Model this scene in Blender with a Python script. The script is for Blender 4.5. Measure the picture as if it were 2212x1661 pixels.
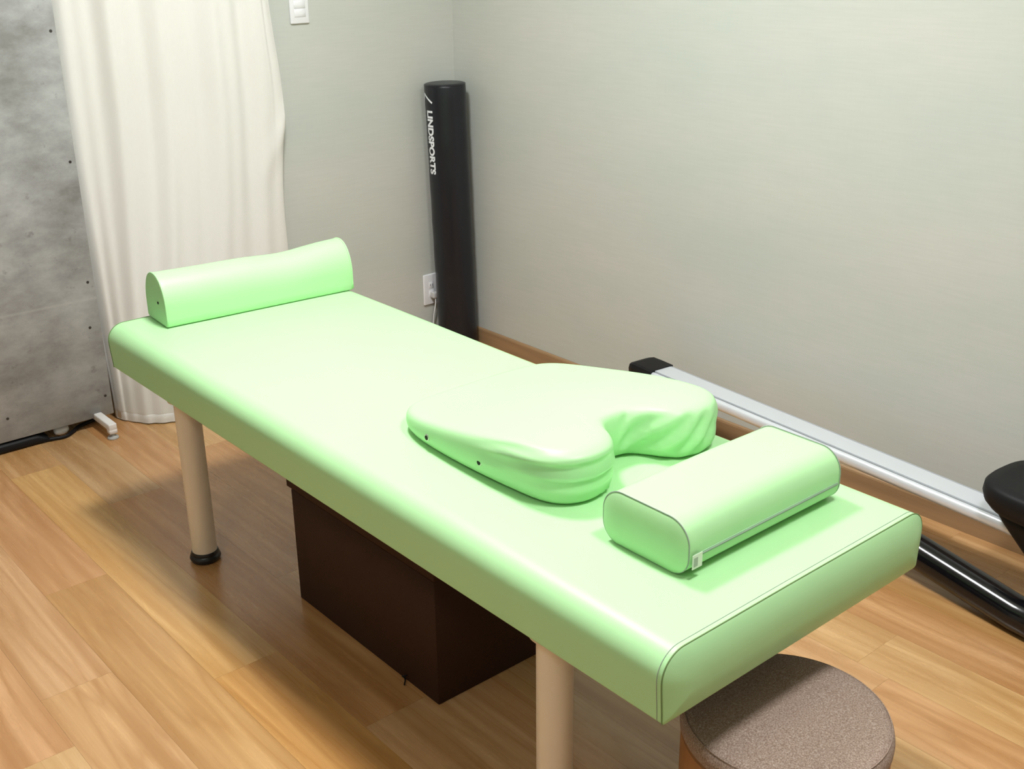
import bpy, bmesh, math, random
from mathutils import Vector, Matrix, noise

# ------------------------------------------------------------------ clear
for o in list(bpy.data.objects):
    bpy.data.objects.remove(o, do_unlink=True)
scene = bpy.context.scene
COL = scene.collection
random.seed(7)
V = Vector

# ------------------------------------------------------------------ camera
cam_d = bpy.data.cameras.new('camera')
cam_d.sensor_width = 36.0
cam_d.lens = 36.0 * 2473.14 / 2212.0
cam_d.clip_start = 0.02
cam = bpy.data.objects.new('camera', cam_d)
COL.objects.link(cam)
cR = V((0.759428, -0.650501, -0.010793))
cU = V((0.248450, 0.274640, 0.928895))
cF = V((0.601283, 0.708111, -0.370187))
M = Matrix.Identity(4)
for i in range(3):
    M[i][0] = cR[i]; M[i][1] = cU[i]; M[i][2] = -cF[i]
M[0][3], M[1][3], M[2][3] = -0.9921, -0.8581, 1.4897
cam.matrix_world = M
scene.camera = cam

# ------------------------------------------------------------------ world, exposure
w = bpy.data.worlds.new('world'); scene.world = w; w.use_nodes = True
w.node_tree.nodes['Background'].inputs[0].default_value = (0.9, 0.95, 1.0, 1)
w.node_tree.nodes['Background'].inputs[1].default_value = 0.15
scene.view_settings.view_transform = 'Standard'
scene.view_settings.look = 'None'
scene.view_settings.gamma = 1.0
scene.view_settings.use_curve_mapping = False
scene.view_settings.exposure = 0.27
LAMP_MAIN = 150.0     # emission of the ceiling lamp over the far half of the table
LAMP_NEAR = 100.0     # lamp over the near end of the table
LAMP_FILL = 30.0      # weak fill lamp added over the left of the room

# ------------------------------------------------------------------ main sizes (metres)
TW, TL, TH, TT = 0.65, 1.888, 0.574, 0.1156     # treatment table
XR, YB = 1.635, 2.540                           # right wall, back wall
CEIL = 2.40
XL, YF, YA = -2.3, -2.3, 3.15                   # left wall, wall behind camera, back of alcove
JAMB = 0.72                                     # back wall ends here, alcove to the left

# ------------------------------------------------------------------ node helpers
def new_mat(name, base=(.8, .8, .8), rough=.5, metal=0., spec=.5, coat=0., coat_rough=.1):
    m = bpy.data.materials.new(name); m.use_nodes = True
    b = m.node_tree.nodes['Principled BSDF']
    b.inputs['Base Color'].default_value = (*base, 1)
    b.inputs['Roughness'].default_value = rough
    b.inputs['Metallic'].default_value = metal
    b.inputs['Specular IOR Level'].default_value = spec
    b.inputs['Coat Weight'].default_value = coat
    b.inputs['Coat Roughness'].default_value = coat_rough
    return m, m.node_tree, b

def N(t, kind, **kw):
    n = t.nodes.new(kind)
    for k, v in kw.items():
        setattr(n, k, v)
    return n

def noise_node(t, vec, scale, detail=3., rough=.5, dist=0.):
    n = N(t, 'ShaderNodeTexNoise')
    n.inputs['Scale'].default_value = scale
    n.inputs['Detail'].default_value = detail
    n.inputs['Roughness'].default_value = rough
    n.inputs['Distortion'].default_value = dist
    if vec: t.links.new(vec, n.inputs['Vector'])
    return n

def mapping(t, vec, scale=(1, 1, 1), loc=(0, 0, 0), rot=(0, 0, 0)):
    n = N(t, 'ShaderNodeMapping')
    n.inputs['Scale'].default_value = scale
    n.inputs['Location'].default_value = loc
    n.inputs['Rotation'].default_value = rot
    t.links.new(vec, n.inputs['Vector'])
    return n.outputs['Vector']

def ramp(t, fac, stops):
    n = N(t, 'ShaderNodeValToRGB')
    e = n.color_ramp.elements
    while len(e) < len(stops): e.new(0.5)
    for el, (p, c) in zip(e, stops):
        el.position = p; el.color = (*c, 1)
    t.links.new(fac, n.inputs['Fac'])
    return n.outputs['Color']

def mixc(t, fac, a, b, mode='MIX'):
    n = N(t, 'ShaderNodeMix', data_type='RGBA', blend_type=mode)
    for s, v in ((n.inputs[0], fac), (n.inputs[6], a), (n.inputs[7], b)):
        if isinstance(v, (int, float)): s.default_value = v
        elif isinstance(v, tuple): s.default_value = (*v, 1)
        else: t.links.new(v, s)
    return n.outputs[2]

def math_n(t, op, a, b=0.):
    n = N(t, 'ShaderNodeMath', operation=op)
    for s, v in ((n.inputs[0], a), (n.inputs[1], b)):
        if isinstance(v, (int, float)): s.default_value = v
        else: t.links.new(v, s)
    return n.outputs[0]

def bump(t, b, height, strength=.2, dist=.002):
    n = N(t, 'ShaderNodeBump')
    n.inputs['Strength'].default_value = strength
    n.inputs['Distance'].default_value = dist
    t.links.new(height, n.inputs['Height'])
    t.links.new(n.outputs['Normal'], b.inputs['Normal'])

def objvec(t):
    return N(t, 'ShaderNodeTexCoord').outputs['Object']

# ------------------------------------------------------------------ materials
def mat_vinyl(name, col, rough=.42):
    m, t, b = new_mat(name, col, rough, 0, .45)
    v = objvec(t)
    n1 = noise_node(t, v, 5., 3.)
    c = mixc(t, n1.outputs['Fac'], tuple(x * .97 for x in col), tuple(min(1, x * 1.02) for x in col))
    t.links.new(c, b.inputs['Base Color'])
    n2 = noise_node(t, v, 900., 2.)
    bump(t, b, n2.outputs['Fac'], .06, .0006)
    return m
GREEN = mat_vinyl('green_vinyl', (.440, .765, .385))
GREEN_LIGHT = mat_vinyl('green_vinyl_light', (.435, .775, .385))
SEAM, _, _ = new_mat('seam_thread', (.15, .26, .09), .7)
SEAM_GREY, _, _ = new_mat('seam_grey', (.30, .36, .30), .7)
ZIP, _, _ = new_mat('zip_tape', (.30, .52, .30), .6)
CREAM, _, _ = new_mat('cream_paint', (.82, .71, .56), .35, 0, .5)
BLACK_RUB, _, _ = new_mat('black_rubber', (.012, .012, .012), .35, 0, .5)
BLACK_MATTE, _, _ = new_mat('black_matte', (.006, .006, .007), .55, 0, .25)
BLACK_GLOSS, _, _ = new_mat('black_gloss_paint', (.004, .004, .005), .15, 0, .5)
WHITE_PL, _, _ = new_mat('white_plastic', (.80, .81, .83), .35)
WHITE_FOOT, _, _ = new_mat('white_powder_coat', (.78, .76, .74), .4)
GREY_PL, _, _ = new_mat('grey_plastic', (.42, .42, .40), .4)
PLUG, _, _ = new_mat('plug_grey', (.55, .55, .55), .45)
PRINT, _, _ = new_mat('white_print', (.85, .88, .92), .5)
PRINT_DIM, _, _ = new_mat('grey_print', (.20, .23, .24), .5)
TAG, _, _ = new_mat('tag_fabric', (.75, .80, .68), .8)
TAGP, _, _ = new_mat('tag_print', (.38, .42, .36), .8)
HOLE, _, _ = new_mat('dark_hole', (.01, .015, .008), .9)
NICKEL, _, _ = new_mat('nickel', (.55, .58, .50), .3, .9)
CEILM, _, _ = new_mat('ceiling_paper', (.80, .80, .78), .9)
SUBFL, _, _ = new_mat('subfloor', (.10, .06, .03), .9)
DARKFRAME, _, _ = new_mat('dark_frame', (.03, .025, .02), .6)

def mat_black_vinyl():
    m, t, b = new_mat('black_vinyl', (.006, .007, .012), .36, 0, .5)
    n = noise_node(t, mapping(t, objvec(t), (8, 8, 4)), 1., 3.)
    bump(t, b, n.outputs['Fac'], .35, .01)
    return m
BLACK_VINYL = mat_black_vinyl()

def mat_plank():
    m, t, b = new_mat('oak_plank', (.5, .3, .14), .28, 0, .45, .25, .22)
    oi = N(t, 'ShaderNodeObjectInfo')
    v = objvec(t)
    off = N(t, 'ShaderNodeVectorMath', operation='SCALE')
    cmb = N(t, 'ShaderNodeCombineXYZ')
    for s in cmb.inputs: t.links.new(oi.outputs['Random'], s)
    t.links.new(cmb.outputs[0], off.inputs[0]); off.inputs['Scale'].default_value = 37.
    add = N(t, 'ShaderNodeVectorMath', operation='ADD')
    t.links.new(v, add.inputs[0]); t.links.new(off.outputs[0], add.inputs[1])
    v = add.outputs[0]
    # cathedral rings: contour lines of a long stretched noise
    big = noise_node(t, mapping(t, v, (8., .75, 1)), 1., 2., .5, .15)
    rings = math_n(t, 'PINGPONG', math_n(t, 'MULTIPLY', big.outputs['Fac'], 20.), 1.)
    rings = math_n(t, 'POWER', rings, 1.8)
    fib = noise_node(t, mapping(t, v, (170, 2.2, 1)), 1., 3., .55)
    mid = noise_node(t, mapping(t, v, (26, .9, 1)), 1., 3., .55)
    base = oi.outputs['Color']
    dark = mixc(t, 1., base, (.70, .60, .45), 'MULTIPLY')
    light = mixc(t, 1., base, (1.12, 1.16, 1.18), 'MULTIPLY')
    c = mixc(t, ramp(t, mid.outputs['Fac'], [(.3, (0, 0, 0)), (.72, (1, 1, 1))]), dark, light)
    c = mixc(t, math_n(t, 'MULTIPLY', rings, .6), c, dark)
    c = mixc(t, math_n(t, 'MULTIPLY', ramp(t, fib.outputs['Fac'], [(.42, (0, 0, 0)), (.75, (1, 1, 1))]), .22), c, dark)
    t.links.new(c, b.inputs['Base Color'])
    rr = ramp(t, fib.outputs['Fac'], [(.2, (.22,) * 3), (.8, (.36,) * 3)])
    t.links.new(rr, b.inputs['Roughness'])
    bump(t, b, fib.outputs['Fac'], .05, .001)
    return m
PLANK = mat_plank()

def mat_wood(name, col, scale=(60, 60, 3), rough=.45):
    m, t, b = new_mat(name, col, rough, 0, .4)
    n = noise_node(t, mapping(t, objvec(t), scale), 1., 4., .6)
    c = mixc(t, n.outputs['Fac'], tuple(x * .65 for x in col), tuple(min(1, x * 1.25) for x in col))
    t.links.new(c, b.inputs['Base Color'])
    return m
BASEB = mat_wood('baseboard_wood', (.36, .225, .115), (40, 2, 40))
DRUMW = mat_wood('stool_wood', (.42, .20, .08), (60, 60, 3))

def mat_wall():
    m, t, b = new_mat('woven_wallpaper', (.5, .5, .45), .85, 0, .25)
    v = objvec(t)
    big = noise_node(t, mapping(t, v, (1.2, 1.2, 3.0)), 1., 4., .6)
    thr = noise_node(t, mapping(t, v, (9, 9, 160)), 1., 4., .65)
    ver = noise_node(t, mapping(t, v, (220, 220, 14)), 1., 2., .5)
    c = ramp(t, big.outputs['Fac'], [(.3, (.495, .535, .49)), (.5, (.535, .555, .51)), (.7, (.57, .572, .53))])
    c = mixc(t, math_n(t, 'MULTIPLY', ramp(t, thr.outputs['Fac'], [(.35, (0, 0, 0)), (.65, (1, 1, 1))]), .22), c, (.435, .465, .41))
    c = mixc(t, math_n(t, 'MULTIPLY', ver.outputs['Fac'], .12), c, (.65, .66, .61))
    t.links.new(c, b.inputs['Base Color'])
    bump(t, b, thr.outputs['Fac'], .15, .001)
    return m
WALL = mat_wall()

def mat_concrete():
    m, t, b = new_mat('concrete_print', (.3, .3, .29), .6, 0, .3)
    v = objvec(t)
    big = noise_node(t, mapping(t, v, (3.6, 3.6, 6.0)), 1., 8., .68, .0)
    st = noise_node(t, mapping(t, v, (5, 5, 22)), 1., 4., .6)
    sp = noise_node(t, mapping(t, v, (28, 28, 28)), 1., 4., .6)
    c = ramp(t, big.outputs['Fac'], [(.34, (.185, .18, .17)), (.5, (.33, .335, .33)), (.64, (.47, .485, .475))])
    c = mixc(t, math_n(t, 'MULTIPLY', st.outputs['Fac'], .35), c, (.40, .41, .40))
    c = mixc(t, ramp(t, sp.outputs['Fac'], [(.64, (0, 0, 0)), (.74, (.6, .6, .6))]), c, (.17, .165, .155))
    # shuttering lines of the printed pattern
    sx = N(t, 'ShaderNodeSeparateXYZ'); t.links.new(v, sx.inputs[0])
    z = math_n(t, 'ABSOLUTE', math_n(t, 'SUBTRACT', math_n(t, 'PINGPONG', math_n(t, 'ADD', sx.outputs[2], .49), .46), .0))
    ln = ramp(t, z, [(.0, (.45,) * 3), (.006, (0, 0, 0))])
    c = mixc(t, ln, c, (.52, .53, .51))
    t.links.new(c, b.inputs['Base Color'])
    return m
CONC = mat_concrete()

def mat_curtain():
    m, t, b = new_mat('cream_cotton', (.86, .83, .74), .9, 0, .1)
    v = objvec(t)
    n = noise_node(t, mapping(t, v, (300, 300, 60)), 1., 3.)
    c = mixc(t, n.outputs['Fac'], (.86, .855, .815), (.91, .905, .87))
    t.links.new(c, b.inputs['Base Color'])
    bump(t, b, n.outputs['Fac'], .2, .0008)
    tr = N(t, 'ShaderNodeBsdfTranslucent'); tr.inputs[0].default_value = (.85, .82, .74, 1)
    mx = N(t, 'ShaderNodeMixShader'); mx.inputs[0].default_value = .22
    out = t.nodes['Material Output']
    t.links.new(b.outputs[0], mx.inputs[1]); t.links.new(tr.outputs[0], mx.inputs[2])
    t.links.new(mx.outputs[0], out.inputs['Surface'])
    return m
CURT = mat_curtain()

def mat_fabric(name, a, bcol, c3):
    m, t, b = new_mat(name, a, .95, 0, .1)
    v = objvec(t)
    n = noise_node(t, v, 420., 4., .7)
    n2 = noise_node(t, v, 130., 3., .7)
    c = ramp(t, n.outputs['Fac'], [(.30, a), (.5, bcol), (.70, c3)])
    c = mixc(t, math_n(t, 'MULTIPLY', n2.outputs['Fac'], .4), c, a)
    t.links.new(c, b.inputs['Base Color'])
    bump(t, b, n.outputs['Fac'], .6, .0015)
    return m
HEATHER = mat_fabric('heather_brown_fabric', (.20, .13, .10), (.40, .30, .245), (.70, .58, .50))

def mat_boxfab():
    m, t, b = new_mat('dark_brown_leatherette', (.028, .011, .005), .7, 0, .25)
    n = noise_node(t, mapping(t, objvec(t), (260, 260, 260)), 1., 3.)
    c = mixc(t, n.outputs['Fac'], (.030, .012, .006), (.056, .022, .010))
    t.links.new(c, b.inputs['Base Color'])
    bump(t, b, n.outputs['Fac'], .3, .001)
    return m
BOXM = mat_boxfab()

def mat_alu():
    m, t, b = new_mat('brushed_aluminium', (.74, .78, .83), .34, .30, .5)
    n = noise_node(t, mapping(t, objvec(t), (300, 4, 300)), 1., 2.)
    t.links.new(ramp(t, n.outputs['Fac'], [(.3, (.30,) * 3), (.7, (.40,) * 3)]), b.inputs['Roughness'])
    return m
ALU = mat_alu()
ALU_DARK, _, _ = new_mat('groove_grey', (.13, .14, .13), .5, .4)

def mat_emit(name, col, s):
    m = bpy.data.materials.new(name); m.use_nodes = True
    t = m.node_tree; t.nodes.clear()
    e = N(t, 'ShaderNodeEmission'); o = N(t, 'ShaderNodeOutputMaterial')
    e.inputs[0].default_value = (*col, 1); e.inputs[1].default_value = s
    t.links.new(e.outputs[0], o.inputs[0])
    return m

# ------------------------------------------------------------------ object helpers
def link_mesh(name, me, mat, parent=None, smooth=False):
    if mat and not me.materials: me.materials.append(mat)
    if smooth:
        for p in me.polygons: p.use_smooth = True
    o = bpy.data.objects.new(name, me); COL.objects.link(o)
    if parent: o.parent = parent
    return o

def from_data(name, vs, fs, mat, parent=None, smooth=False, fix=True):
    me = bpy.data.meshes.new(name)
    me.from_pydata([tuple(v) for v in vs], [], fs)
    if fix:
        bm = bmesh.new(); bm.from_mesh(me)
        bmesh.ops.recalc_face_normals(bm, faces=bm.faces); bm.to_mesh(me); bm.free()
    me.update()
    return link_mesh(name, me, mat, parent, smooth)

def thing(name, label, cat, loc=(0, 0, 0), group=None):
    o = bpy.data.objects.new(name, None); COL.objects.link(o)
    o.location = loc; o.empty_display_size = .05
    o['label'] = label; o['category'] = cat
    if group: o['group'] = group
    return o

def tag(o, label, cat, group=None):
    o['label'] = label; o['category'] = cat
    if group: o['group'] = group
    return o

def struct(o):
    o['kind'] = 'structure'; return o

def box(name, lo, hi, mat, parent=None, bev=0., seg=2):
    bm = bmesh.new()
    bmesh.ops.create_cube(bm, size=1.)
    for v in bm.verts:
        v.co = V([(lo[i] + hi[i]) / 2 + v.co[i] * (hi[i] - lo[i]) for i in range(3)])
    if bev:
        bmesh.ops.bevel(bm, geom=list(bm.edges), offset=bev, segments=seg, profile=.5, affect='EDGES')
    me = bpy.data.meshes.new(name); bm.to_mesh(me); bm.free()
    o = link_mesh(name, me, mat, parent, False)
    if bev:
        for p in me.polygons: p.use_smooth = True
        try: me.set_sharp_from_angle(angle=math.radians(50))
        except Exception: pass
    return o

def lathe(name, prof, mat, parent=None, axis_o=(0, 0, 0), axis_d=(0, 0, 1), n=48):
    """prof: list of (radius, height) along the axis"""
    d = V(axis_d).normalized()
    a = d.orthogonal().normalized(); b = d.cross(a)
    vs, fs = [], []
    for r, h in prof:
        for k in range(n):
            th = 2 * math.pi * k / n
            vs.append(V(axis_o) + d * h + (a * math.cos(th) + b * math.sin(th)) * max(r, 1e-5))
    for i in range(len(prof) - 1):
        for k in range(n):
            k2 = (k + 1) % n
            fs.append((i * n + k, i * n + k2, (i + 1) * n + k2, (i + 1) * n + k))
    fs.append(tuple(range(n))); fs.append(tuple(range((len(prof) - 1) * n, len(prof) * n)))
    o = from_data(name, vs, fs, mat, parent, True)
    try: o.data.set_sharp_from_angle(angle=math.radians(40))
    except Exception: pass
    return o

def tube(name, pts, r, mat, parent=None, closed=False, n=8):
    pts = [V(p) for p in pts]; m = len(pts)
    vs, fs = [], []
    prev = None
    for i, p in enumerate(pts):
        if closed: d = pts[(i + 1) % m] - pts[i - 1]
        else: d = pts[min(i + 1, m - 1)] - pts[max(i - 1, 0)]
        d.normalize()
        if prev is None: a = d.orthogonal().normalized()
        else:
            a = prev - d * prev.dot(d)
            a = a.normalized() if a.length > 1e-6 else d.orthogonal().normalized()
        prev = a; b = d.cross(a)
        for k in range(n):
            th = 2 * math.pi * k / n
            vs.append(p + (a * math.cos(th) + b * math.sin(th)) * r)
    for i in range(m if closed else m - 1):
        j = (i + 1) % m
        for k in range(n):
            k2 = (k + 1) % n
            fs.append((i * n + k, i * n + k2, j * n + k2, j * n + k))
    if not closed:
        fs.append(tuple(range(n))); fs.append(tuple(range((m - 1) * n, m * n)))
    return from_data(name, vs, fs, mat, parent, True)

def round_rect(wd, ht, rt, rb, nside=10, ncor=8):
    """closed section centred on x, z from 0 to ht; top radius rt, bottom radius rb"""
    pts = []
    cs = [(wd / 2 - rb, rb, rb, -90), (wd / 2 - rt, ht - rt, rt, 0),
          (-wd / 2 + rt, ht - rt, rt, 90), (-wd / 2 + rb, rb, rb, 180)]
    arcs = []
    for cx, cz, r, a0 in cs:
        arcs.append([(cx + r * math.cos(math.radians(a0 + 90 * k / ncor)),
                      cz + r * math.sin(math.radians(a0 + 90 * k / ncor))) for k in range(ncor + 1)])
    for i in range(4):
        pts += arcs[i]
        a, b = arcs[i][-1], arcs[(i + 1) % 4][0]
        for k in range(1, nside):
            f = k / nside
            pts.append((a[0] + (b[0] - a[0]) * f, a[1] + (b[1] - a[1]) * f))
    return pts

def cushion(name, sec, ln, ends, mat, parent=None, nlen=40, deform=None):
    """sweep the closed section sec (x,z) along +y; ends = [(inset, y offset)...] inner to outer"""
    xs = [p[0] for p in sec]; zs = [p[1] for p in sec]
    cx, cz = (max(xs) + min(xs)) / 2, (max(zs) + min(zs)) / 2
    hx, hz = (max(xs) - min(xs)) / 2, (max(zs) - min(zs)) / 2
    rows = []
    for d, yo in ends: rows.append((d, -yo))
    ymin = rows[-1][1]
    for k in range(1, nlen):
        y = ln * k / nlen
        if ymin + .002 < y < ln - ymin - .002: rows.append((0, y))
    for d, yo in reversed(ends): rows.append((d, ln + yo))
    vs, fs = [], []
    n = len(sec)
    for d, y in rows:
        sx, sz = 1 - d / hx, 1 - d / hz
        for x, z in sec:
            p = V((cx + (x - cx) * sx, y, cz + (z - cz) * sz))
            if deform: p = deform(p)
            vs.append(p)
    for i in range(len(rows) - 1):
        for k in range(n):
            k2 = (k + 1) % n
            fs.append((i * n + k, i * n + k2, (i + 1) * n + k2, (i + 1) * n + k))
    fs.append(tuple(range(n))); fs.append(tuple(range((len(rows) - 1) * n, len(rows) * n)))
    return from_data(name, vs, fs, mat, parent, True)

def catmull(pts, n, closed=True):
    out = []; m = len(pts)
    rng = m if closed else m - 1
    for i in range(rng):
        if closed: p = [V(pts[(i + j) % m]) for j in (-1, 0, 1, 2)]
        else: p = [V(pts[min(max(i + j, 0), m - 1)]) for j in (-1, 0, 1, 2)]
        for k in range(n):
            t = k / n
            out.append(.5 * ((2 * p[1]) + (p[2] - p[0]) * t + (2 * p[0] - 5 * p[1] + 4 * p[2] - p[3]) * t * t
                             + (-p[0] + 3 * p[1] - 3 * p[2] + p[3]) * t ** 3))
    if not closed: out.append(V(pts[-1]))
    return out

# ================================================================== SETTING
floor = struct(box('floor', (XL, YF, -.06), (XR, YA, -.012), SUBFL))
PW, PL = .1545, 1.285
known = {0: 1.123, 1: 2.060, -1: 1.700, -3: 1.107, 2: 1.40, 3: .95, 8: .60, 7: .25}
tints = [(.60, .355, .165), (.64, .40, .185), (.575, .32, .145), (.62, .37, .18), (.56, .325, .135)]
fixed = {(-1, 0): (.60, .335, .16), (0, 0): (.66, .40, .16), (0, -1): (.58, .315, .11), (-1, 1): (.66, .42, .19),
         (1, 0): (.55, .345, .175), (-2, 0): (.62, .37, .19), (-3, 0): (.60, .335, .16), (-3, -1): (.72, .48, .25),
         (1, 1): (.64, .42, .20), (1, -1): (.58, .31, .13)}
meshes = {}
k0 = int(math.floor((XL + .157) / PW))
for k in range(k0, 13):
    x0 = -.157 + PW * k
    x1 = x0 + PW
    xa, xb = max(x0, XL), min(x1, XR)
    if xb - xa < .01: continue
    y0 = known.get(k, 1.1 + random.random() * PL)
    ytop = YA if x1 < JAMB + .03 else YB
    for j in range(-4, 4):
        ya, yb = y0 + (j - 1) * PL, y0 + j * PL
        ya, yb = max(ya, YF), min(yb, ytop)
        if yb - ya < .01: continue
        key = (round(xb - xa, 4), round(yb - ya, 4))
        if key not in meshes:
            g = .00018
            hx, hy = key[0] / 2 - g, key[1] / 2 - g
            bm = bmesh.new(); bmesh.ops.create_cube(bm, size=1.)
            for v in bm.verts: v.co = V((v.co.x * 2 * hx, v.co.y * 2 * hy, -.006 + v.co.z * .012))
            me = bpy.data.meshes.new('plank'); bm.to_mesh(me); bm.free()
            me.materials.append(PLANK); meshes[key] = me
        o = bpy.data.objects.new('plank', meshes[key]); COL.objects.link(o)
        o.parent = floor
        o.location = ((xa + xb) / 2, (ya + yb) / 2, 0)
        c = fixed.get((k, j if y0 + j * PL > 0 else j), None)
        jj = j - 1  # index of the plank that starts at the joint is 0
        c = fixed.get((k, jj), random.choice(tints))
        o.color = (*c, 1)

struct(box('ceiling', (XL, YF, CEIL), (XR, YA, CEIL + .05), CEILM))
struct(box('wall_right', (XR, YF, -.06), (XR + .1, YA, CEIL), WALL))
struct(box('wall_back', (JAMB, YB, 0), (XR, YB + .12, CEIL), WALL))
struct(box('wall_alcove', (XL, YA, -.06), (XR, YA + .1, CEIL), WALL))
struct(box('wall_left', (XL - .1, YF, -.06), (XL, YA, CEIL), WALL))
struct(box('wall_front', (XL, YF - .1, -.06), (XR, YF, CEIL), WALL))

def baseboard(name, p0, p1, nrm):
    """wooden skirting with a small rounded top, running p0 to p1, standing off the wall along nrm"""
    p0, p1, nrm = V(p0), V(p1), V(nrm)
    prof = [(0, 0), (.009, 0), (.009, .050), (.0075, .055), (.004, .058), (0, .058)]
    vs = [p + nrm * a + V((0, 0, z)) for p in (p0, p1) for a, z in prof]
    n = len(prof)
    fs = [(i, (i + 1) % n, n + (i + 1) % n, n + i) for i in range(n)] + [tuple(range(n)), tuple(range(n, 2 * n))]
    return struct(from_data(name, vs, fs, BASEB))
baseboard('baseboard_right', (XR, YF, 0), (XR, YB, 0), (-1, 0, 0))
baseboard('baseboard_back', (JAMB, YB, 0), (XR - .009, YB, 0), (0, -1, 0))

# ------------------------------------------------------------------ ceiling lamps (out of the frame, light the room)
def ceiling_lamp(label, x, y, r, strength, col):
    t = thing('ceiling_light', label, 'ceiling light', (x, y, CEIL))
    lathe('housing', [(r + .012, 0), (r + .015, -.02), (r + .013, -.05), (r + .004, -.056)], WHITE_PL, t)
    lathe('diffuser', [(r, -.057), (r, -.075), (r * .9, -.088), (r * .5, -.094), (.01, -.095)],
          mat_emit('lamp_glow', col, strength), t)
    return t
ceiling_lamp('round white ceiling light over the far half of the treatment table', .28, 1.22, .15, LAMP_MAIN, (.985, .99, 1.))
ceiling_lamp('round white ceiling light over the near end of the treatment table', .28, -.35, .15, LAMP_NEAR, (.985, .99, 1.))
ceiling_lamp('added dim fill light over the left of the room', -1.35, .1, .15, LAMP_FILL, (.985, .99, 1.))  # added as fill only, no lamp known at this spot

# ================================================================== TREATMENT TABLE
table = thing('treatment_table', 'green vinyl padded treatment table on four round cream legs', 'treatment table')
sec = round_rect(TW, TT, .043, .006, 12, 12)
def tdef(p):
    q = p.copy()
    q.x += TW / 2
    q.y += .002
    f = max(0., (q.z - .03) / (TT - .03))
    nz = noise.noise(V((q.x * 3.2, q.y * 2.4, 1.7)))
    q.z += (TH - TT) + f * (nz * .0012 - .0010)
    # sides lean in a little toward the underside
    q.x += (TW / 2 - q.x) * .012 * smooth(.04, .115, TH - q.z)
    return q
ends = [(.0545, .0205), (.050, .0204), (.044, .0200), (.037, .0190), (.030, .0173), (.023, .0150), (.016, .0118), (.010, .0084), (.005, .0050), (.002, .0024), (.0005, .0008), (0, 0), (0, -.004), (0, -.012), (0, -.028)]
def smooth(a, b, x):
    t = min(1, max(0, (x - a) / (b - a))); return t * t * (3 - 2 * t)
ends = [(a, b * .72 if b > 0 else b) for a, b in ends]
pad = cushion('pad', sec, TL - .008, ends, GREEN, table, 60, tdef)
def sec_loop(y, ins=0., skip_bottom=True):
    out = []
    for x, z in sec:
        out.append(tdef(V((x * (1 - ins / (TW / 2)), y, TT / 2 + (z - TT / 2) * (1 - ins / (TT / 2))))))
    return out
loop = sec_loop(.0002, -.0003)
# keep only the run up one side, over the top and down the other (no seam under the table)
i0 = min(range(len(loop)), key=lambda i: (loop[i] - V((TW, 0, TH - TT))).length)
i1 = min(range(len(loop)), key=lambda i: (loop[i] - V((0, 0, TH - TT))).length)
tube('seam', loop[i0:i1 + 1], .0011, SEAM, table, False, 6)
loop = sec_loop(.0095, -.0002)
st = tube('stitching', loop[i0:i1 + 1], .0006, SEAM_GREY, table, False, 5)
loop = sec_loop(TL - .008, -.0003)
tube('seam', loop[i0:i1 + 1], .0011, SEAM, table, False, 6)
box('base_board', (.05, .05, TH - TT - .012), (TW - .05, TL - .05, TH - TT + .001), DARKFRAME, table)
for (lx, ly) in ((.0635, .2855), (TW - .0635, .2855), (.0635, TL - .2855), (TW - .0635, TL - .2855)):
    lg = lathe('leg', [(.031, .022), (.031, TH - TT - .016), (.044, TH - TT - .016), (.044, TH - TT - .011)], CREAM, table, (lx, ly, 0))
    lathe('rubber_foot', [(.030, 0), (.036, .003), (.039, .010), (.037, .017), (.034, .020), (.0345, .024), (.0325, .029), (.031, .029)],
          BLACK_RUB, lg, (lx, ly, 0))

# ================================================================== BOLSTER (half round, at the far end)
bol = thing('half_round_bolster', 'half-round green vinyl bolster lying across the far end of the table', 'bolster', (.103, 1.752, TH + .0004))
bol.rotation_euler = (0, 0, math.radians(-4.0))
BD, BH, BLN = .131, .128, .528
ps = []
for k in range(6): ps.append((-BD / 2 + .006 + (BD - .012) * k / 5, 0))
ps += [(BD / 2 - .0018, .0018), (BD / 2, .006), (BD / 2, .02), (BD / 2, .035)]
for k in range(1, 28):
    a = math.pi * k / 28
    ps.append((BD / 2 * math.copysign(abs(math.cos(a)) ** .92, math.cos(a)), .045 + (BH - .045) * math.sin(a) ** .95))
ps += [(-BD / 2, .035), (-BD / 2, .02), (-BD / 2, .006), (-BD / 2 + .0018, .0018)]
def bdef(p):
    # section x -> depth (+y), sweep y -> length (+x)
    s = p.y / BLN
    z = p.z
    dip = .0085 * math.exp(-((s - .66) / .17) ** 2) * (max(0, z) / BH) ** 2
    dip += .003 * math.exp(-((s - .3) / .25) ** 2) * (max(0, z) / BH) ** 2
    lift = .004 * max(0, s - .7) / .3 * (max(0, z) / BH) ** 2
    return V((p.y, p.x + BD / 2 + .001 * noise.noise(V((p.y * 9, p.z * 14, 3))), z - dip + lift))
bends = [(.03, -.001), (.012, -.0008), (.005, -.0004), (.003, 0), (.001, -.002), (0, -.006), (0, -.014)]
body = cushion('body', ps, BLN, bends, GREEN_LIGHT, bol, 40, bdef)
for yy in (.003, BLN - .003):
    tube('piping', [bdef(V((x, yy, z * .995))) for x, z in ps if z > .0035], .0024, GREEN_LIGHT, bol, False, 8)
lathe('vent_hole', [(.0035, 0), (.0035, .0016), (.0022, .002)], HOLE, bol, (.0012, .047, .055), (-1, 0, 0), 16)

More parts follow.
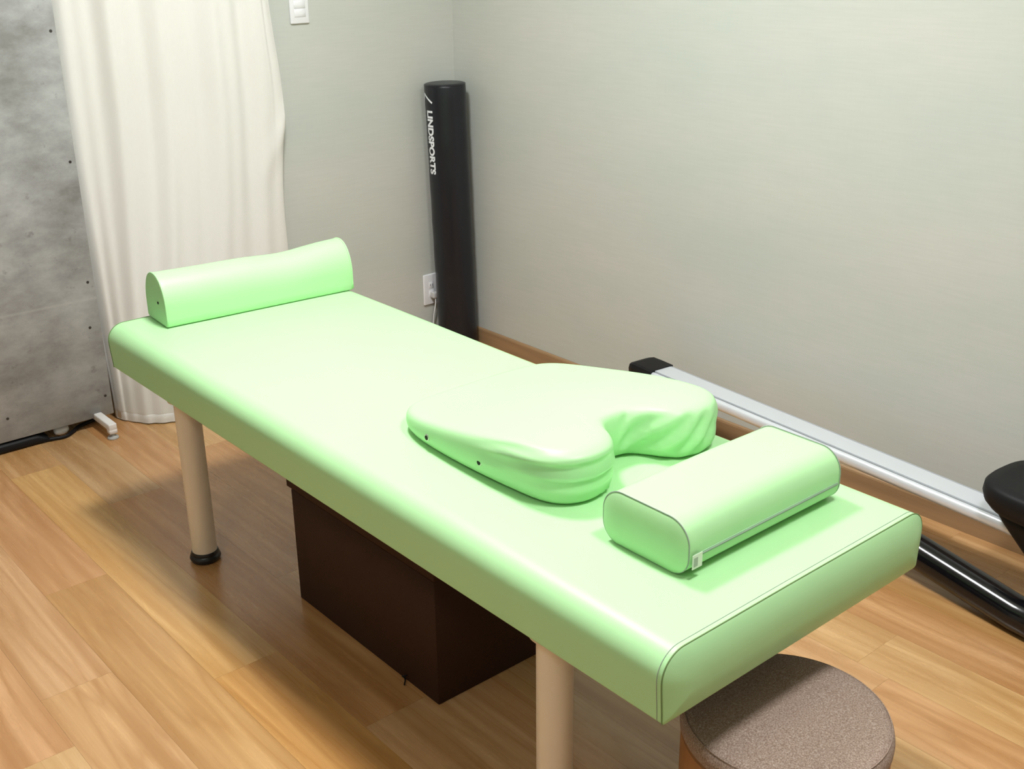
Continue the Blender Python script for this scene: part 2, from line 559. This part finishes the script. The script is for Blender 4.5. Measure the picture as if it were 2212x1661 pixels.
# ================================================================== CHEST CUSHION WITH FACE NOTCH
chest = thing('chest_cushion', 'wedge-shaped green vinyl chest cushion with a face notch on the table', 'cushion', (0, 0, TH))
cxm = .386
half = [(.0, .478), (.030, .472), (.052, .448), (.070, .416), (.098, .392), (.146, .383), (.190, .400), (.217, .442), (.226, .52), (.229, .62),
        (.225, .72), (.215, .80), (.194, .853), (.155, .880), (.08, .889), (.0, .890)]
outl = [(cxm + a, b, 0) for a, b in half] + [(cxm - a, b, 0) for a, b in reversed(half[1:-1])]
OUT = catmull(outl, 12)
nO = len(OUT)
cen = V((cxm, .665, 0))
def smooth(a, b, x):
    t = min(1, max(0, (x - a) / (b - a))); return t * t * (3 - 2 * t)
def ch(y): return .040 + .062 * (1 - smooth(.40, .93, y))
prof = [(-.06, .0), (-.022, .0), (-.010, .03), (-.003, .10), (.001, .22), (.003, .34), (.004, .46), (.004, .58), (.0035, .70),
        (.0022, .79), (0., .865), (-.0035, .925), (-.009, .965), (-.017, .986), (-.030, .997)]
norms = []
for i in range(nO):
    d = (OUT[(i + 1) % nO] - OUT[i - 1]).normalized()
    norms.append(V((d.y, -d.x, 0)))
if (OUT[0] + norms[0] - cen).length < (OUT[0] - cen).length: norms = [-n for n in norms]
vs, fs = [], []
def wrinkle(P, f, nrm):
    x, y = P.x - cxm, P.y
    d = 0.
    # diagonal pulls inside the notch and on the right lobe
    m = smooth(.0, .03, x) * (1 - smooth(.12, .2, x)) * (1 - smooth(.50, .53, y)) * math.sin(math.pi * min(1, f * 1.05))
    d += m * .006 * math.sin((x * 1.0 - f * .085) * 2 * math.pi / .040)
    # soft sag on the right lobe
    m2 = smooth(.08, .12, x) * (1 - smooth(.48, .56, y)) * math.sin(math.pi * min(1, f))
    d += m2 * .0016 * math.sin(f * 11 + x * 30)
    # curved creases round the left lobe
    m3 = smooth(.06, .12, -x) * (1 - smooth(.50, .62, y)) * smooth(.25, .5, f) * (1 - smooth(.93, 1., f))
    d += m3 * .0055 * math.sin(f * 24 + (y - .4) * 16)
    # small pucker low on the left lobe by the notch
    m4 = math.exp(-((x + .10) / .02) ** 2) * (1 - smooth(.42, .46, y)) * (1 - smooth(.1, .3, f))
    d += m4 * .003 * math.sin(x * 400 + f * 30)
    return d
for o_, f in prof:
    for i in range(nO):
        P = OUT[i]; n = norms[i]
        q = P + n * (o_ if o_ > -.02 else o_ * .8)
        if f > .02: q = q + n * wrinkle(P, f, n)
        h = ch(q.y)
        vs.append(V((q.x, q.y, h * f)))
last = vs[-nO:]
inner = [.86, .70, .52, .34, .17]
for kf in inner:
    for i in range(nO):
        b = last[i]
        q = V((cen.x + (b.x - cen.x) * kf, cen.y + (b.y - cen.y) * kf, 0))
        h = ch(q.y)
        vs.append(V((q.x, q.y, h + .003 * (1 - kf ** 2))))
rows = len(prof) + len(inner)
for r in range(rows - 1):
    for i in range(nO):
        j = (i + 1) % nO
        fs.append((r * nO + i, r * nO + j, (r + 1) * nO + j, (r + 1) * nO + i))
vs.append(V((cen.x, cen.y, ch(cen.y) + .003))); c_i = len(vs) - 1
for i in range(nO): fs.append(((rows - 1) * nO + i, (rows - 1) * nO + (i + 1) % nO, c_i))
fs.append(tuple(range(nO)))
from_data('body', vs, fs, GREEN_LIGHT, chest, True)
for ey, ez in ((.747, .0255), (.585, .033)):
    ex = cxm - .2305 if ey < .7 else cxm - .2262
    e = lathe('eyelet', [(.0074, 0), (.0071, .0022), (.0052, .003)], NICKEL, chest, (ex + .0008, ey, ez), (-1, 0, 0), 18)
    lathe('hole', [(.0048, 0), (.0048, .0034), (.001, .0035)], HOLE, e, (ex + .0008, ey, ez), (-1, 0, 0), 14)

# ================================================================== FLAT PILLOW
pil = thing('flat_pillow', 'small rectangular green vinyl pillow with zip and white tag near the table end', 'pillow', (.172, .110, TH + .0004))
PLN, PWD, PHT = .384, .180, .092
psec = round_rect(PWD, PHT, .040, .034, 6, 10)
def pdef(p):
    s = p.y / PLN
    return V((p.y, p.x + PWD / 2, p.z + .003 * math.sin(math.pi * min(1, max(0, s))) * (p.z / PHT)))
pends = [(.038, .007), (.030, .0069), (.02, .006), (.012, .0045), (.006, .0028), (.002, .001), (0, 0), (0, -.006), (0, -.015)]
cushion('body', psec, PLN, pends, GREEN, pil, 30, pdef)
for yy in (.0005, PLN - .0005):
    tube('seam', [pdef(V((x * 1.003, yy, PHT / 2 + (z - PHT / 2) * 1.005))) for x, z in psec], .0010, SEAM_GREY, pil, True, 6).location = (0, 0, .0012)
# zip along the near side: tape and teeth
zz = .036
box('zip_tape', (.012, -.0012, zz - .0036), (PLN - .006, .0015, zz + .0036), ZIP, pil, .0006, 1)
box('zip_teeth', (.012, -.0020, zz - .0012), (PLN - .006, .0005, zz + .0012), SEAM_GREY, pil, .0004, 1)
lab = box('care_tag', (.004, -.0050, .018), (.026, -.0040, .042), TAG, pil)
box('tag_print', (.0065, -.0054, .022), (.0155, -.0049, .037), TAGP, lab)

# ================================================================== BROWN STORAGE BOX UNDER THE TABLE
bx = thing('storage_box', 'dark brown leatherette storage box standing under the treatment table', 'storage box')
box('body', (.151, .733, .0), (.505, 1.282, .292), BOXM, bx, .0015, 1)
box('lid', (.151, .733, .292), (.505, 1.302, .322), BOXM, bx, .0015, 1)
pts = []
for k in range(14):
    s = k / 13
    pts.append((.149 - .012 * s - .004 * math.sin(s * 9), .842 + .010 * math.sin(s * 5) , .004 + .012 * (1 - s) ** 2))
tube('loose_thread', pts, .0016, BLACK_MATTE, bx, False, 6)

# ================================================================== ROUND STOOL
SX, SY, SZ, SR = .290, -.006, .342, .1650
stl = thing('round_stool', 'round stool with heathered brown fabric seat and wooden drum under the table end', 'stool', (SX, SY, 0))
lathe('seat', [(SR - .012, SZ - .042), (SR - .003, SZ - .039), (SR, SZ - .033), (SR + .0005, SZ - .022), (SR - .002, SZ - .010), (SR - .008, SZ - .003), (SR - .016, SZ),
               (SR - .05, SZ + .0035), (SR - .1, SZ + .005), (.01, SZ + .006)], HEATHER, stl, n=96)
tube('seam', [((SR - .0055) * math.cos(a * math.pi / 48), (SR - .0055) * math.sin(a * math.pi / 48), SZ - .0045) for a in range(96)], .0012, HEATHER, stl, True, 6)
lathe('drum', [(SR - .004, .0), (SR - .002, .006), (SR - .002, SZ - .044), (SR - .005, SZ - .041)], DRUMW, stl, n=96)

# ================================================================== PARTITION
part = thing('partition_panel', 'grey concrete-patterned partition panel standing in front of the curtain', 'partition', (0, 2.61, 0))
box('panel', (-1.25, -.010, .037), (.243, .010, 1.78), CONC, part, .0015, 1)
for (sx, sz_) in ((.2271, 1.2306), (.2253, .8563), (.2226, .4837), (.2231, .1035), (.2081, .3385), (-.0831, .1111)):  # dots of the printed concrete pattern, built as tiny dark discs
    lathe('print_dot', [(.0045, 0), (.0045, .0006), (.003, .0009)], DARKFRAME, part, (sx, -.0099, sz_), (0, -1, 0), 12)
for fx in (.190, -1.12):
    ft = box('foot', (fx - .013, -.130, .030), (fx + .013, .110, .052), WHITE_FOOT, part, .003, 2)
    for fy in (-.118, .098):
        box('foot_end', (fx - .013, fy - .012, .018), (fx + .013, fy + .012, .034), WHITE_FOOT, ft, .002, 1)
        lathe('adjuster', [(.017, 0), (.018, .003), (.016, .007), (.006, .009), (.006, .020)], GREY_PL, ft, (fx, fy, 0), n=24)

# ================================================================== CURTAIN
cur = thing('curtain', 'long cream cotton curtain hanging beside the grey partition', 'curtain')
path = [(.262, 2.640), (.272, 2.605), (.305, 2.545), (.370, 2.487), (.47, 2.462), (.60, 2.458), (.74, 2.470), (.868, 2.484)]
topp = [(.20, 2.675), (.28, 2.635), (.37, 2.60), (.47, 2.570), (.58, 2.540), (.70, 2.512), (.80, 2.498), (.872, 2.490)]
nS, nZ = 150, 70
A_ = catmull([(x, y, 0) for x, y in path], 30, False)
B_ = catmull([(x, y, 0) for x, y in topp], 30, False)
def samp(P, s):
    f = s * (len(P) - 1); i = min(int(f), len(P) - 2); return P[i].lerp(P[i + 1], f - i)
CT = 2.25
vs, fs = [], []
for iz in range(nZ + 1):
    z = .006 + (CT - .006) * iz / nZ
    u = smooth(.0, 1.0, z / 1.05)
    for i in range(nS + 1):
        s = i / nS
        p = samp(A_, s).lerp(samp(B_, s), u)
        env = .35 + .65 * u
        ph = s * 2 * math.pi * 5.3 + .5 * math.sin(z * 1.9 + s * 3)
        fold = (.009 * math.sin(ph) * env + .0035 * math.sin(ph * 2.1 + z * 1.3)) * smooth(.05, .2, s) + .003 * noise.noise(V((s * 7, z * 2.2, 4)))
        fold += .003 * noise.noise(V((s * 22, z * 1.2, 9)))
        x = p.x; y = p.y + fold * (1. if s < .93 else .4)
        # the free edge swings out and flares
        e = smooth(.8, 1., s)
        x += e * (.024 * math.exp(-((z - .98) / .20) ** 2) + .004 * math.sin(z * 7))
        # diagonal drag crease near the edge
        y -= e * .010 * math.exp(-((z - .80 - (s - .9) * 1.2) / .05) ** 2)
        zz_ = z + (.004 * math.sin(s * 23) if iz == 0 else 0)
        vs.append(V((x, min(y, 2.53 if x > JAMB - .02 else 9), zz_)))
for iz in range(nZ):
    for i in range(nS):
        a = iz * (nS + 1) + i
        fs.append((a, a + 1, a + nS + 2, a + nS + 1))
cl = from_data('cloth', vs, fs, CURT, cur, True)
so = cl.modifiers.new('thickness', 'SOLIDIFY'); so.thickness = .0012
# stitched hem band, slightly proud of the cloth
hv, hf = [], []
for zz_ in (.004, .016, .030, .034):
    for i in range(nS + 1):
        s = i / nS
        zr = (zz_ - .006) / (CT - .006) * nZ
        i0_ = max(0, min(int(zr), nZ - 1))
        p = vs[i0_ * (nS + 1) + i].lerp(vs[(i0_ + 1) * (nS + 1) + i], max(0, zr - i0_))
        hv.append(V((p.x, p.y - (.004 if zz_ < .033 else .0005), zz_)))
for r in range(3):
    for i in range(nS):
        a = r * (nS + 1) + i
        hf.append((a, a + 1, a + nS + 2, a + nS + 1))
from_data('hem', hv, hf, CURT, cur, True)
lathe('rod', [(.011, 0), (.011, 1.75)], WHITE_PL, cur, (-.85, 2.495, CT + .012), (1, 0, 0), 16)
for bx_ in (-.80, .02, .86):
    lathe('rod_bracket', [(.007, 0), (.007, CEIL - CT - .012)], WHITE_PL, cur, (bx_, 2.495, CT + .012), (0, 0, 1), 12)

# ================================================================== FOAM ROLLER IN THE CORNER
RB, RT, RR = V((1.5455, 2.4445, 0)), V((1.5255, 2.4555, .985)), .0735
rol = thing('foam_roller', 'tall black vinyl foam roller with white lettering standing in the corner', 'foam roller', RB)
ax = (RT - RB).normalized(); RL = (RT - RB).length
toc = V((-.9921, -.8581, 1.4897)) - RB; toc = (toc - ax * toc.dot(ax)).normalized()
rt_ = ax.cross(toc)
if rt_.dot(cR) < 0: rt_ = -rt_
prof_r = [(RR - .006, 0), (RR - .001, .003), (RR, .01)] + [(RR + .0005 * math.sin(k * 1.7), .01 + (RL - .02) * k / 24) for k in range(1, 24)] + \
         [(RR, RL - .010), (RR - .001, RL - .004), (RR - .005, RL - .0005), (RR - .02, RL + .001), (.005, RL + .0015)]
lathe('body', prof_r, BLACK_VINYL, rol, (0, 0, 0), ax, 64)
def on_roller(h, th, lift=.0012):
    return ax * h + (toc * math.cos(th) + rt_ * math.sin(th)) * (RR + lift)
tube('end_welt', [on_roller(RL - .004, 2 * math.pi * k / 48, -.001) for k in range(48)], .0016, BLACK_VINYL, rol, True, 6)
def roller_text(body, size, h_top, th_base, mat, name, stretch=1., extrude_off=.0):
    cu = bpy.data.curves.new('lettering', 'FONT'); cu.body = body; cu.size = size; cu.offset = extrude_off
    cu.resolution_u = 4
    ob = bpy.data.objects.new('lettering_tmp', cu); COL.objects.link(ob)
    bpy.context.view_layer.update()
    dg = bpy.context.evaluated_depsgraph_get()
    me = bpy.data.meshes.new_from_object(ob.evaluated_get(dg))
    bpy.data.objects.remove(ob, do_unlink=True)
    bm = bmesh.new(); bm.from_mesh(me)
    bmesh.ops.triangulate(bm, faces=bm.faces)
    for c in (.25, .5, .75):
        bmesh.ops.bisect_plane(bm, geom=list(bm.verts) + list(bm.edges) + list(bm.faces), plane_co=(0, size * .7 * c, 0), plane_no=(0, 1, 0))
    for v in bm.verts:
        v.co = on_roller(h_top - v.co.x * stretch, th_base + v.co.y / RR)
    bm.to_mesh(me); bm.free(); me.materials.clear()
    return link_mesh(name, me, mat, rol)
TXT = roller_text('LINDSPORTS', .0395, .898, math.radians(-63), PRINT, 'lettering', 1.0, .0018)
def strip(name, h0, t0, h1, t1, wd, mat):
    a = V((h0, t0 * RR, 0)); b = V((h1, t1 * RR, 0)); d = (b - a).normalized(); n = V((-d.y, d.x, 0))
    vs_, fs_ = [], []
    for k in range(9):
        q = a.lerp(b, k / 8)
        for s in (-1, 1):
            r_ = q + n * wd * s / 2
            vs_.append(on_roller(r_.x, r_.y / RR))
    for k in range(8): fs_.append((2 * k, 2 * k + 1, 2 * k + 3, 2 * k + 2))
    return from_data(name, vs_, fs_, mat, rol, True)
strip('slash_mark', .953, math.radians(-74), .924, math.radians(-40), .0065, PRINT)
strip('slash_mark', .956, math.radians(-74), .911, math.radians(-86), .006, PRINT)
for k in range(16):       # faint second line of small print, too small to read
    h = .895 - k * .0135
    strip('small_print', h, math.radians(-73), h - (.006 + .004 * ((k * 7) % 3) / 2), math.radians(-73), .006, PRINT_DIM)

# ================================================================== SWITCH, OUTLET, CABLE
def wall_plate(name, label, cat, x0, z0, wd=.070, ht=.120):
    t = thing(name, label, cat, (x0 + wd / 2, YB, z0))
    box('plate', (-wd / 2, -.008, 0), (wd / 2, 0, ht), WHITE_PL, t, .004, 3)
    return t
sw = wall_plate('light_switch', 'white light switch plate on the grey wall beside the curtain', 'light switch', .972, 1.2095)
for k in range(3):
    box('rocker', (-.021, -.0095, .021 + k * .0265), (.021, -.007, .0455 + k * .0265), WHITE_PL, sw, .001, 1)
ol = wall_plate('wall_outlet', 'white wall outlet plate low on the wall beside the black roller', 'outlet', 1.4545, .155)
for k in range(2):
    so_ = box('socket', (-.012, -.0095, .030 + k * .033), (.012, -.007, .057 + k * .033), WHITE_PL, ol, .002, 1)
    for sx_ in (-.0045, .0045):
        box('slot', (sx_ - .0009, -.0098, .040 + k * .033), (sx_ + .0009, -.0094, .049 + k * .033), HOLE, so_)
pc = thing('power_cable', 'pale grey plug and cable hanging from the wall outlet', 'power cable', (1.4925, YB - .0097, .197))
box('plug', (-.011, -.024, -.013), (.011, 0, .011), PLUG, pc, .003, 2)
cp = catmull([(0, -.018, -.010), (-.003, -.021, -.035), (-.008, -.016, -.075), (-.010, -.010, -.12), (-.02, -.012, -.165), (-.05, -.02, -.1935), (-.11, -.03, -.1945), (-.2, -.035, -.1945)], 8, False)
tube('cord', cp, .0024, WHITE_PL, pc, False, 8)

# ================================================================== ROWING MACHINE (aluminium rail along the wall)
row = thing('rowing_machine', 'rowing machine with long aluminium rail and black seat along the right wall', 'rowing machine')
rA, rBp = V((1.522, 1.338, .230)), V((1.436, .276, .230))
rd = (rBp - rA).normalized()
rn = V((rd.y, -rd.x, 0))               # across the rail
if rn.x > 0: rn = -rn                 # away from the wall
up = V((0, 0, 1))
RLEN = 1.95
def extrude(name, prof, p0, ln, mat, parent, smooth_=False):
    n = len(prof)
    vs_ = [p0 + rn * a + up * z for a, z in prof] + [p0 + rd * ln + rn * a + up * z for a, z in prof]
    fs_ = [(i, (i + 1) % n, n + (i + 1) % n, n + i) for i in range(n)] + [tuple(range(n)), tuple(range(n, 2 * n))]
    o = from_data(name, vs_, fs_, mat, parent, smooth_)
    if smooth_:
        try: o.data.set_sharp_from_angle(angle=math.radians(38))
        except Exception: pass
    return o
nose = [(.080 + .010 * math.sin(a), -.018 + .015 * math.cos(a)) for a in [math.radians(x) for x in range(0, 181, 15)]]
rail_prof = [(0, -.002), (.003, 0), (.004, 0), (.004, -.005), (.008, -.005), (.008, 0), (.0715, 0), (.0715, -.006), (.0765, -.006), (.0765, -.003)] + nose + \
            [(.066, -.034), (.066, -.040), (.014, -.040), (.014, -.034), (0, -.030)]
rail = extrude('rail', rail_prof, rA, RLEN, ALU, row, True)
extrude('groove', [(.0042, -.0049), (.0078, -.0049), (.0078, -.0036), (.0042, -.0036)], rA, RLEN, ALU_DARK, rail)
extrude('groove', [(.0717, -.0059), (.0763, -.0059), (.0763, -.0045), (.0717, -.0045)], rA, RLEN, ALU_DARK, rail)
# moulded end cap
ec = []
vs, fs = [], []
caprows = [(0, 0., .0), (-.05, 0., .001), (-.085, .001, .001), (-.102, .006, -.004), (-.108, .012, -.012)]
capp = [(-.003, .002), (.010, .003), (.082, .003), (.090, .0), (.094, -.012), (.092, -.036), (.080, -.044), (.010, -.044), (-.003, -.036)]
for l, ins, dz in caprows:
    for a, z in capp:
        vs.append(rA + rd * l + rn * (a + (ins if a < .045 else -ins)) + up * (z + (dz if z > -.02 else -dz * .5)))
n = len(capp)
for r in range(len(caprows) - 1):
    for k in range(n): fs.append((r * n + k, r * n + (k + 1) % n, (r + 1) * n + (k + 1) % n, (r + 1) * n + k))
fs += [tuple(range(n)), tuple(range((len(caprows) - 1) * n, len(caprows) * n))]
from_data('end_cap', vs, fs, BLACK_MATTE, row)
# floor supports
for l, hw in ((.02, .13), (1.80, .16)):
    c0 = rA + rd * l + rn * .045
    pst = tube('support_post', [c0 + up * -.040, c0 + up * -.200], .018, BLACK_GLOSS, row, False, 16)
    hw0 = min(hw, .11)
    tube('floor_bar', [c0 + rn * hw + up * -.212, c0 - rn * hw0 * .9 + up * -.212], .018, BLACK_GLOSS, row, False, 16)
# seat: moulded pad, shell and carriage
sc = rA + rd * 1.275 + rn * .045
def sp(a, l, z): return V((sc.x, sc.y, 0)) + rn * a + rd * l + up * z
def seat_shape(name, rows_, mat, ex=3.2):
    vs_, fs_ = [], []; n_ = 48
    for (wa, wl, z, la) in rows_:
        for k in range(n_):
            th = 2 * math.pi * k / n_
            c, s = math.cos(th), math.sin(th)
            f = (abs(c) ** ex + abs(s) ** ex) ** (-1 / ex)
            vs_.append(sp(wa * c * f, la + wl * s * f, z))
    for r in range(len(rows_) - 1):
        for k in range(n_):
            fs_.append((r * n_ + k, r * n_ + (k + 1) % n_, (r + 1) * n_ + (k + 1) % n_, (r + 1) * n_ + k))
    fs_ += [tuple(range(n_)), tuple(range((len(rows_) - 1) * n_, len(rows_) * n_))]
    return from_data(name, vs_, fs_, mat, row, True)
seat_shape('seat', [(.085, .110, .262, 0), (.104, .132, .269, 0), (.117, .147, .288, 0), (.122, .152, .308, 0), (.120, .150, .326, 0), (.113, .143, .335, 0), (.09, .12, .335, 0), (.03, .05, .330, 0)], BLACK_MATTE)
seat_shape('carriage', [(.052, .045, .085, .07), (.055, .05, .095, .07), (.060, .075, .17, .04), (.078, .104, .235, .01), (.088, .112, .263, 0)], BLACK_MATTE, 5)

# ================================================================== BLACK FLOOR TUBE
tA, tB = V((1.2972, .3462, .030)), V((1.2663, .0835, .0))      # underside of the tube where it shows
TR = .042
dirT = (tB - tA).normalized()
off = up * TR + rn * 0
c1 = tA - dirT * .26; c2 = tB + dirT * -.0
fl = thing('floor_tube', 'thick glossy black metal tube resting low on the floor beside the rail', 'tube')
side = V((.030, .004, 0))
q1, q2 = c1 + up * TR + side, tB + up * TR + side
q3 = q2 + V((dirT.x, dirT.y, 0)).normalized() * .30
tube('tube', [q1, q1.lerp(q2, .5), q2, q3], TR, BLACK_GLOSS, fl, False, 40)
lathe('end_cap', [(TR + .001, -.004), (TR + .001, .012), (TR - .006, .020), (TR - .02, .023)], BLACK_RUB, fl, q1, -dirT, 32)
lathe('end_cap', [(TR + .0005, -.004), (TR + .0005, .010), (TR - .006, .014)], BLACK_RUB, fl, q3, (dirT.x, dirT.y, 0), 32)
fz = q1 + dirT * .06
box('support_foot', (fz.x - .045, fz.y - .02, 0), (fz.x + .045, fz.y + .02, fz.z - TR + .006), BLACK_RUB, fl, .004, 2)

# ================================================================== THINGS ON THE FLOOR BEHIND THE PARTITION
bag = thing('black_bag', 'flat black bag on the floor under the partition edge', 'bag', (-.22, 2.70, 0))
vs, fs = [], []
n_, sl = 20, 30
for i in range(sl + 1):
    s = i / sl
    x = -.28 + .53 * s
    hgt = .034 * (1 - .55 * smooth(.93, 1., s)) * (.30 + .70 * smooth(.18, .40, s))
    for k in range(n_):
        th = 2 * math.pi * k / n_
        c, q = math.cos(th), math.sin(th)
        f = (abs(c) ** 6 + abs(q) ** 6) ** (-1 / 6)
        vs.append(V((x, .103 * c * f, hgt / 2 + hgt / 2 * q * f)))
for i in range(sl):
    for k in range(n_):
        fs.append((i * n_ + k, i * n_ + (k + 1) % n_, (i + 1) * n_ + (k + 1) % n_, (i + 1) * n_ + k))
fs += [tuple(range(n_)), tuple(range(sl * n_, (sl + 1) * n_))]
from_data('body', vs, fs, BLACK_MATTE, bag, True)
tube('strap', catmull([(.235, -.095, .008), (.262, -.101, .007), (.285, -.106, .006), (.305, -.103, .006), (.33, -.085, .007), (.36, -.06, .008), (.42, -.04, .008)], 8, False), .006, BLACK_MATTE, bag, False, 8)
cupo = lathe('white_pot', [(.004, -.024), (.011, -.021), (.0155, -.010), (.0165, .002), (.015, .014), (.010, .022), (.004, .0245)], WHITE_PL, None, (.078, 2.632, .0166), (1, .12, 0), 28)
tag(cupo, 'small rounded white item beside the black bag under the partition', 'container')
